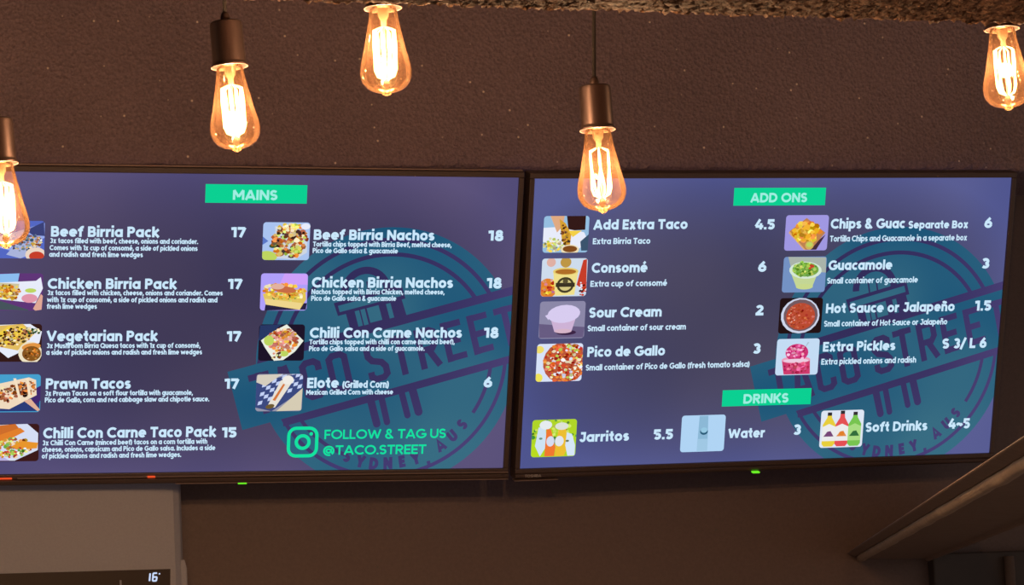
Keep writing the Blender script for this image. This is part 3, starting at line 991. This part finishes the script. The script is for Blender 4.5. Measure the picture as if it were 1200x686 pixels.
ops = [('p', RED, [(.9, .95), (1, 1), (1, .1), (.78, .3)]), ('e', (224, 176, 164), .2, .9, .1, .12, 0), ('e', (190, 150, 70), .52, .9, .12, .14, 0),
       ('e', ORG, .14, .2, .2, .28, 0), ('b', [GOLD, RED, PINK, YEL], .16, .25, .16, .2, 0, 16, .05),
       ('p', (240, 224, 140), [(.25, .66), (.80, .66), (.74, .04), (.32, .02)]), ('e', (232, 206, 110), .525, .66, .28, .1, 0), ('e', (176, 110, 40), .525, .65, .23, .07, 0),
       ('e', (70, 62, 40), .53, .30, .19, .21, 0), ('e', (214, 200, 130), .53, .30, .14, .15, 0), ('p', (60, 52, 36), [(.32, .36), (.74, .36), (.74, .25), (.32, .25)]), ('e', (90, 80, 50), .53, .40, .06, .06, 0),
       ('b', [RED, WHT, DKB], .92, .2, .08, .2, 0, 12, .04)]
picture(TVR, scr_r, (635.4, 303.2), (686.4, 347), (206, 220, 236), ops, 'picture of a printed paper cup of broth', 23)
picture(TVR, scr_r, (633, 353.6), (684, 396.3), (140, 136, 168), [
    ('p', (104, 92, 130), [(0, 0), (0, .4), (1, .3), (1, 0)]), ('e', (60, 36, 70), .6, .16, .22, .07, 0), ('p', (206, 178, 214), [(.24, .56), (.8, .56), (.72, .2), (.34, .18)]), ('e', (214, 180, 200), .53, .2, .19, .06, 0),
    ('e', (216, 204, 240), .53, .66, .36, .24, 8), ('p', (216, 204, 240), [(.12, .62), (.26, .68), (.2, .5)])], 'picture of a white lidded sauce tub', 25)
picture(TVR, scr_r, (629.6, 403.4), (681, 446.4), (216, 226, 248), [
    ('e', (240, 226, 90), .05, .1, .1, .12, 0), ('e', (240, 220, 110), .05, .85, .1, .1, 0), ('e', (186, 86, 60), .62, .5, .48, .56, 0),
    ('b', [RED, (226, 90, 50), CRM, WHT, (214, 120, 90), LIME, (170, 60, 40), ORG], .62, .5, .46, .54, 0, 150, .055)], 'picture of a bowl of chopped tomato salsa', 27)
picture(TVR, scr_r, (921.3, 252.3), (968.6, 293.4), (160, 152, 226), [
    ('p', (70, 44, 60), [(.12, .5), (.5, .02), (.75, .02), (.95, .45), (.6, .1)]), ('p', (190, 130, 80), [(.1, .55), (.48, .92), (.94, .5), (.62, .02), (.5, .02)]),
    ('p', (220, 170, 120), [(.1, .55), (.5, .02), (.46, .02), (.08, .5)]), ('b', [GOLD, YEL, (240, 180, 40), ORG], .5, .52, .3, .28, -10, 60, .085), ('e', (206, 180, 90), .58, .15, .1, .12, 0), ('e', LIME, .58, .17, .07, .07, 0)],
    'picture of corn chips in a brown box with a dip', 29)
picture(TVR, scr_r, (918.6, 301.2), (966, 342.3), (116, 146, 196), [
    ('p', (170, 180, 170), [(.1, 1), (1, 1), (1, .55), (.2, .6)]), ('p', (196, 214, 150), [(.18, .56), (.82, .58), (.7, .14), (.34, .12)]), ('e', (200, 216, 140), .52, .16, .2, .08, 0), ('e', (214, 232, 214), .52, .62, .38, .24, -4), ('e', (120, 170, 70), .52, .64, .31, .20, -4),
    ('b', [LIME, GRN, (150, 196, 84), (110, 160, 60)], .5, .66, .27, .2, 0, 60, .05), ('e', RED, .66, .74, .06, .04, -30), ('e', RED, .62, .68, .04, .03, 10)], 'picture of guacamole heaped in a clear tub', 31)
picture(TVR, scr_r, (914.2, 349.6), (961.6, 390.3), (34, 18, 20), [
    ('e', (206, 214, 236), .49, .5, .45, .5, 0), ('e', (116, 90, 96), .5, .51, .4, .45, 0), ('e', (186, 74, 48), .5, .48, .34, .38, 0),
    ('b', [(206, 96, 62), (170, 64, 44), (190, 84, 60)], .5, .48, .3, .34, 0, 44, .04), ('b', [(226, 160, 140), (214, 130, 110)], .3, .5, .08, .3, 0, 12, .02)], 'picture of red hot sauce in a steel bowl', 33)
picture(TVR, scr_r, (910.8, 397.6), (957.6, 439), (196, 220, 244), [
    ('p', (206, 60, 110), [(.14, .4), (.8, .4), (.82, .02), (.2, .02)]), ('p', (170, 190, 206), [(.72, .9), (.76, .9), (.64, .7)]), ('e', (236, 160, 190), .47, .42, .34, .1, 0), ('e', (206, 50, 120), .48, .62, .27, .24, 0),
    ('b', [(226, 90, 150), (190, 40, 96), (240, 170, 200)], .48, .62, .24, .2, 0, 34, .045), ('e', (236, 206, 226), .47, .40, .3, .05, 0), ('b', [(200, 50, 96), (230, 110, 150), (150, 40, 70)], .48, .2, .3, .16, 0, 24, .05)],
    'picture of pink pickled onions in a jar', 35)
picture(TVR, scr_r, (624, 492.6), (673.8, 534.6), (176, 214, 40), [
    ('b', [GRN, LIME, (206, 226, 90), (60, 130, 50)], .5, .6, .5, .4, 0, 40, .07),
    ('p', (186, 220, 30), [(.0, .35), (.26, .4), (.26, .02), (0, .02)]), ('p', (206, 226, 244), [(.14, .8), (.3, .8), (.34, .3), (.2, .02), (.08, .3)]), ('e', (230, 236, 240), .3, .86, .14, .12, 0),
    ('p', (240, 120, 50), [(.32, .75), (.42, .75), (.54, .25), (.52, .02), (.3, .02)]), ('e', (214, 220, 240), .42, .42, .09, .14, 0), ('p', (236, 190, 50), [(.6, .8), (.76, .8), (.8, .2), (.74, .02), (.54, .02), (.54, .3)]),
    ('e', (222, 226, 216), .66, .82, .15, .1, 0), ('e', (226, 230, 236), .62, .42, .1, .14, 0), ('p', (214, 230, 246), [(.78, .65), (.9, .6), (.98, .3), (.98, .02), (.82, .02), (.76, .3)]), ('e', (110, 150, 130), .2, .5, .04, .03, 0), ('e', (110, 120, 90), .8, .42, .04, .03, 0)],
    'picture of coloured soda bottles on green', 37)
picture(TVR, scr_r, (799.2, 487.4), (847.8, 528.6), (176, 212, 244), [
    ('p', (140, 184, 214), [(.38, .02), (.62, .02), (.6, .98), (.4, .98)]), ('p', (160, 200, 228), [(.38, .02), (.62, .02), (.62, .35), (.38, .35)]), ('e', (40, 90, 120), .52, .55, .09, .09, 0), ('e', (150, 200, 226), .52, .59, .075, .075, 0)], 'picture of a clear water bottle on pale blue', 39)
ops = []
for cx, col, lab in ((.2, (232, 206, 60), (120, 70, 120)), (.8, (120, 196, 80), (50, 110, 60)), (.5, (228, 80, 84), (226, 140, 70))):
    hgt = .86 if cx != .5 else .9
    ops += [('p', col, [(cx - .15, .1), (cx - .10, .03), (cx + .10, .03), (cx + .15, .1), (cx + .15, .62), (cx + .06, .8), (cx + .05, hgt), (cx - .05, hgt), (cx - .06, .8), (cx - .15, .62)]),
            ('p', (50, 44, 50), [(cx - .05, hgt), (cx + .05, hgt), (cx + .05, hgt + .09), (cx - .05, hgt + .09)]),
            ('p', (236, 236, 236) if cx != .8 else (170, 220, 130), [(cx - .15, .18), (cx + .15, .18), (cx + .15, .56), (cx, .64), (cx - .15, .56)]), ('p', lab, [(cx - .12, .3), (cx + .12, .3), (cx + .04, .45), (cx - .04, .42)]),
            ('e', ORG if cx == .5 else lab, cx, .38, .06, .06, 0)]
picture(TVR, scr_r, (962.6, 481.6), (1009.6, 523.6), (222, 230, 244), ops, 'picture of yellow, red and green soft drink bottles', 41)


# ---- small details on the frames
def led_or_glint(tv, root, x, y, wpx, col, dz=.011, name='indicator_or_glint', label=None, hgt=.0016):
    u, v = tv.uv(x, y)
    mb = MB()
    mb.box((u - wpx / 2 * PX, v - hgt, dz - .010), (u + wpx / 2 * PX, v + hgt, dz))
    bevel(mb.build(name, col, root, label=label), .0004)


led_or_glint(TVL, tvl, 283, 565.2, 10, M_LED_G, .012, label='small green indicator light')
led_or_glint(TVL, tvl, 176.5, 557.8, 9, M_GLINT_R, .0120, hgt=.0013, label='small red glint painted on the frame lip')
led_or_glint(TVL, tvl, 4, 560, 18, M_GLINT_R, .0115, hgt=.0012, label='small red glint painted on the frame lip at the lower left')
led_or_glint(TVR, tvr, 884, 552.6, 9, M_LED_G, .012, label='small green indicator light')
mb = MB()
put_text(mb, TVR, 'TOSHIBA', 613, 632, 558.4, 3.2, .2, .0112)
mb.build('maker_lettering', M_BRAND, tvr, label='tiny silver lettering on the frame')
for tv, root, x0, x1, y0, y1 in ((TVL, tvl, 20, 594, 556.6, 555.2), (TVL, tvl, 205, 594, 563.2, 562.4), (TVR, tvr, 601, 652, 562.0, 561.2), (TVL, tvl, -20, 612, 193.6, 197.2)):
    a, b = tv.uv(x0, y0), tv.uv(x1, y1)
    mb = MB()
    mb.box((a[0], (a[1] + b[1]) / 2 - .0009, -.004), (b[0], (a[1] + b[1]) / 2 + .0009, .0115 if y0 > 300 else .007))
    mb.build('edge_highlight', M_EDGE, root, label='thin line painted as the highlight on the frame edge')  # strip added where the frame edge catches light

# ------------------------------------------------------------------ room shell
cL, cR = TVL.m.translation, TVR.m.translation
tops = [t.m @ Vector((s * TV.W / 2, TV.H / 2 + .012, -.03)) for t in (TVL, TVR) for s in (-1, 1)]
bots = [t.m @ Vector((s * TV.W / 2, -TV.H / 2 - .024, -.03)) for t in (TVL, TVR) for s in (-1, 1)]
YB = max(p.y for p in tops) + .03              # face of the bulkhead above the screens
YW = max(p.y for p in bots) + .16              # main wall behind the screens
ZB = at_y(760, 198.5, YB).z                    # its lower edge
ZC = 3.35                                      # ceiling
XL, XR_ = -4.5, 5.5
mb = MB()
mb.box((XL, YW, 0), (XR_, YW + .12, ZC))
tag(mb.build('wall_back', M_WALL), 'dark brown painted wall behind the screens', kind='structure')
# bulkhead face with a slightly uneven sprayed lower edge
rnd = random.Random(4)
mb = MB()
nx = 900
xs_ = [XL + (XR_ - XL) * i / nx for i in range(nx + 1)]
jit = [(rnd.uniform(-.004, .004), rnd.uniform(-.003, .005)) for _ in xs_]
rows = []
for dz_, dy_, k in ((0, .012, .6), (.006, .002, 1), (.02, 0, .2), (ZC - ZB, 0, 0)):
    rows.append([(x, YB + dy_ + j[1] * k, ZB + dz_ + j[0] * k) for x, j in zip(xs_, jit)])
rows.insert(0, [(x, YW, ZB + .004) for x in xs_])
rows.append([(x, YW, ZC) for x in xs_])
for r_ in rows: mb.v += r_
for i in range(len(rows) - 1):
    for k in range(nx):
        a = i * (nx + 1) + k
        mb.face([a, a + 1, a + nx + 2, a + nx + 1])
tag(mb.build('bulkhead', M_BULK), 'rough dark plaster bulkhead above the screens', kind='structure')
mb = MB()
mb.box((XL, -1.5, -.1), (XR_, YW, 0))
tag(mb.build('floor', M_FLOOR), 'shop floor, paled to bounce light upward', kind='structure')
mb = MB()
mb.box((XL, 2.2, ZC), (XR_, YW + .12, ZC + .1))
tag(mb.build('ceiling', M_CEIL), 'dark painted ceiling', kind='structure')

# beam across the ceiling in front of the pendants: its coarse underside shows along the top of the view
d0 = 3.45
e0 = at(340, 0.5, d0)
YE = e0.y
eR = at_y(1200, 28, YE)
mb = MB()
nx, ny = 1100, 46
rnd = random.Random(8)
x0, x1 = -1.6, 2.2
dep = .34
slope = (eR.z - e0.z) / (eR.x - e0.x)


def zb(x): return e0.z + slope * (x - e0.x)


rows = [[(x0 + (x1 - x0) * i / nx, YE, ZC) for i in range(nx + 1)]]
for j in range(ny + 1):
    row = []
    for i in range(nx + 1):
        x = x0 + (x1 - x0) * i / nx
        a = .0013 if j else .0018
        row.append((x + rnd.uniform(-.002, .002), YE - dep * j / ny + rnd.uniform(-.003, .003), zb(x) + rnd.gauss(0, a)))
    rows.append(row)
rows.append([(x0 + (x1 - x0) * i / nx, YE - dep, ZC) for i in range(nx + 1)])
for r_ in rows: mb.v += r_
for i in range(len(rows) - 1):
    for k in range(nx):
        a = i * (nx + 1) + k
        mb.face([a, a + 1, a + nx + 2, a + nx + 1])
tag(mb.build('ceiling_beam', M_BEAM, smooth=True), 'coarse sprayed plaster beam along the top of the view', kind='structure')

# slanting bulkhead on the right: underside ridge, face and lower edge running towards the viewer
VPX, VPY = 821.0, 762.0
dv = ray(VPX, VPY).normalized()
DW = 6.95


def prof(x, y): return at(x, y, DW)            # profile point where the trim meets the back wall


Q = [(VPX + k * 1.0, VPY - k * s) for k, s in ()]


def pv(k, s): return at(VPX + k, VPY - k * s, DW)


nose = [pv(171, .662), pv(172.5, .650), pv(181, .604), pv(187, .592), pv(190, .586), pv(190, .566), pv(191, .556)]
under = [pv(262, .408), pv(264, .395), pv(267, .388), pv(300, .388), pv(300, .66)]
mb = MB()
mb.prism(nose + under, dv * -4.4)
o = mb.build('trim_1', M_TRIM)
bevel(o, .003, 2)
tag(o, 'dark boxed duct with a rounded edge running towards the viewer', kind='structure')
c = pv(187, .575)  # bead added along the ridge to carry its painted highlight
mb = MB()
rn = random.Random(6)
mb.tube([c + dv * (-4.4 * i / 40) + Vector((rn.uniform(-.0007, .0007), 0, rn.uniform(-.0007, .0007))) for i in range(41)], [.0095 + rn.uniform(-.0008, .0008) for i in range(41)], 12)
tag(mb.build('trim_2', M_BEAD, smooth=True), 'pale bead painted as the highlight along the duct edge', kind='structure')

# boxed recess and post under it
YP = YW - .03
a, b_ = at_y(1093, 649, YP), at_y(1320, 760, YP)
mb = MB()
mb.box((a.x, YP, b_.z - .6), (b_.x, YW + .01, a.z))
o = mb.build('trim_3', M_PANEL)
tag(bevel(o, .004), 'dark boxed panel low on the right wall', kind='structure')
p0, p1 = at_y(1184, 652, YP - .02), at_y(1189, 700, YP - .02)
mb = MB()
mb.tube([(p0.x, YP - .012, p0.z), (p0.x + .002, YP - .012, p1.z - .5)], .012, 14)
tag(mb.build('trim_4', M_TRIM, smooth=True), 'thin upright post in front of the dark panel', kind='structure')

# ------------------------------------------------------------------ pale appliance under the left screen
YA = YW - .13
tl_, br_ = at_y(-60, 558, YA), at_y(216.5, 660, YA)
bot = at_y(217, 760, YA)
ap = empty('wall_appliance', Matrix.Translation((br_.x - .35, YA + .06, bot.z)))
tag(ap, 'pale grey wall appliance below the left screen, its dark strip showing 16°', 'appliance')
bpy.context.view_layer.update()


def build_at(mb, name, mat, root, **k):
    inv = root.matrix_world.inverted()
    mb.v = [tuple(inv @ Vector(p)) for p in mb.v]
    return mb.build(name, mat, root, **k)


xr = br_.x
sec = [(xr - .9, YA), (xr - .02, YA), (xr - .006, YA + .006), (xr, YA + .02), (xr, YW), (xr - .9, YW)]
mb = MB()
mb.prism([(x, y, bot.z) for x, y in sec], (0, 0, tl_.z - bot.z))
o = build_at(mb, 'casing', M_GREY, ap)
bevel(o, .004, 3)
s0, s1 = at_y(-60, 674.5, YA), at_y(199.5, 667.2, YA)
s2 = at_y(197.5, 690, YA)
mb = MB()
mb.prism([(s0.x, YA - .002, s0.z), (s1.x, YA - .002, s1.z), (s2.x - .001, YA - .002, bot.z + .02), (s0.x, YA - .002, bot.z + .02)], (0, .004, 0))
strip = build_at(mb, 'display_strip', M_STRIP, ap, label='dark display strip')
# small flared lip at the casing's lower right corner
c0, c1 = at_y(217, 656, YA), at_y(220.5, 690, YA)
mb = MB()
mb.prism([(c0.x - .01, YA + .004, c0.z), (c0.x, YA + .004, c0.z), (c1.x, YA + .004, c0.z - .018), (c1.x, YA + .004, bot.z), (c0.x - .01, YA + .004, bot.z)], (0, .1, 0))
bevel(build_at(mb, 'end_cap', M_GREY, ap), .002)
# 16 degrees
mb = MB()
dA, dB = at_y(173.5, 681.5, YA), at_y(184.5, 681.5, YA)
dT = at_y(173.5, 672.5, YA)
sx, sy = (dB.x - dA.x), (dT.z - dA.z)
for gx, pts in ((0, [(.12, 0), (.22, 1)]), (0, [(.95, 1), (.55, 1), (.45, 0), (.85, 0), (.92, .5), (.5, .5)])):
    for (p, q_) in zip(pts[:-1], pts[1:]):
        mb.tube([(dA.x + p[0] * sx, YA - .0035, dA.z + p[1] * sy), (dA.x + q_[0] * sx, YA - .0035, dA.z + q_[1] * sy)], .0017, 6)
dD = at_y(186.5, 673, YA)
mb.box((dD.x - .0013, YA - .005, dD.z - .0013), (dD.x + .0013, YA - .003, dD.z + .0013))
build_at(mb, 'temperature_digits', M_DIGIT, ap, label='lit digits reading 16°')
t0 = at_y(141, 680.5, YA)
mb = MB()
mb.box((t0.x - .0018, YA - .004, t0.z - .02), (t0.x + .0018, YA - .002, t0.z))
build_at(mb, 'tick_mark', M_GREY, ap)


# ------------------------------------------------------------------ pendants
U = .064 / 60.0                                # one photo pixel on a bulb, in metres
PROF = [(6, -1.5), (11.5, -.6), (14.6, 1.5), (16.0, 4.5), (16.7, 10), (18.0, 19), (19.9, 29), (22.2, 40), (24.6, 52), (27.4, 63), (29.2, 71), (30, 78), (29.5, 84.5),
        (27.3, 90.5), (23, 96), (17, 99.6), (10.5, 101.8), (6.2, 103), (4.4, 104.6), (2.4, 106.2), (.05, 106.8)]


def cord_len(p): return ZC - p.z


def make_pendant(x, y, d, lean, cord_lean, turn, label, filaments=9, power=1.0):
    """x, y: where the glass tip shows; the pendant hangs plumb from the ceiling"""
    tip = at(x, y, d)
    RL = Matrix.Rotation(-lean, 3, 'Y') @ Matrix.Rotation(turn, 3, 'Z')
    base = tip + RL @ Vector((0, 0, 106.8 * U))      # underside of the socket
    root = empty('pendant_lamp', Matrix.Translation(base) @ RL.to_4x4())
    tag(root, label, 'lamp', 'filament bulb pendants over the counter')
    up = RL.inverted() @ Vector((math.tan(cord_lean), 0, 1))
    grip = Vector((0, 0, 62 * U))
    top = (ZC - (base + RL @ grip).z)
    mb = MB()
    mb.lathe([(r * U, -z * U) for r, z in PROF], 48)
    g_ = mb.build('bulb_glass', M_GLASS, root, smooth=True)
    fr = .0021 if filaments > 8 else .0015
    # filament cage: tall loops strung between the stem and the tip
    mb = MB()
    for k in range(filaments):
        a = 2 * math.pi * k / filaments + .3
        a2 = a + 2 * math.pi / filaments * .35
        r0, r1 = 12.6 * U, 12.0 * U
        pts = [(4 * U * math.cos(a), 4 * U * math.sin(a), -25 * U), (r0 * math.cos(a), r0 * math.sin(a), -29 * U), (r0 * math.cos(a), r0 * math.sin(a), -45 * U),
               (r1 * math.cos(a2), r1 * math.sin(a2), -75 * U), (r1 * .8 * math.cos(a2), r1 * .8 * math.sin(a2), -83 * U), (3 * U * math.cos(a2), 3 * U * math.sin(a2), -87 * U)]
        mb.tube(pts, [.0004, .0010, fr, fr, .0013, .0004], 8)
    mb.build('filament', M_FIL, root, smooth=True, label='glowing filament loops')
    mb = MB()
    mb.lathe([(7 * U, 0), (6.5 * U, -12 * U), (3.6 * U, -17 * U), (3.2 * U, -24 * U), (1.3 * U, -27 * U), (1.1 * U, -86 * U), (3.4 * U, -90 * U), (4.4 * U, -94 * U), (2.6 * U, -99 * U), (.4 * U, -100 * U)], 20)
    mb.build('stem', M_STEM, root, smooth=True)
    # socket: tapered metal cup with a flared rim
    mb = MB()
    mb.lathe([(4 * U, 9 * U), (19.0 * U, 8 * U), (21.2 * U, -2.2 * U), (21.9 * U, -2.6 * U), (22.2 * U, -2.0 * U), (22.0 * U, -.6 * U), (20.6 * U, 1.2 * U), (20.2 * U, 3.5 * U), (19.7 * U, 48 * U), (19.2 * U, 51.2 * U), (17.8 * U, 52.6 * U), (6 * U, 53 * U), (.3 * U, 53 * U)], 40)
    s_ = mb.build('socket', M_SOCK, root, smooth=True)
    smooth_by_angle(s_, 35)
    mb = MB()
    mb.lathe([(21.4 * U, -2.8 * U), (21.9 * U, -3.1 * U), (22.4 * U, -2.6 * U), (21.9 * U, -2.1 * U), (21.4 * U, -2.8 * U)], 40)
    mb.build('rim', M_RING, s_, smooth=True, label='pale lit rim of the socket')
    mb = MB()
    mb.lathe([(6 * U, 53 * U), (5.8 * U, 58 * U), (4.6 * U, 62 * U), (3.2 * U, 64.5 * U), (.3 * U, 65 * U)], 20)
    mb.build('cord_grip', M_SOCK, root, smooth=True)
    mb = MB()
    mb.tube([grip, grip + up * top * .5, grip + up * top], 2.4 * U, 10)
    mb.build('cord', M_CORD, root, smooth=True)
    ld = bpy.data.lights.new('bulb_light', 'POINT')
    ld.energy = BULB_W * power
    ld.color = (1.0, .64, .40)
    ld.shadow_soft_size = .012
    lo = bpy.data.objects.new('bulb_light', ld)
    COL.objects.link(lo)
    lo.parent = root
    lo.location = (0, 0, -57 * U)
    return root


make_pendant(8, 292, 3.95, .055, 0, .2, 'lit filament bulb half cut off at the left edge, in front of the left screen', 11, 1.15)
make_pendant(278, 178.5, 3.92, .055, 0, .0, 'lit filament bulb in a black socket hanging above the green MAINS banner', 11, 1.25)
make_pendant(453.5, 113, 3.80, .005, 0, .5, 'lit filament bulb, second of the upper row, its socket hidden behind the ceiling beam', 11, 1.25)
make_pendant(707, 250.5, 4.02, .018, .05, .9, 'lit filament bulb on a long cord overlapping the top of the ADD ONS screen', 6, .7)
make_pendant(1182.5, 130, 4.10, .02, .02, .4, 'lit filament bulb at the far right edge, just under the ceiling beam', 7, .65)
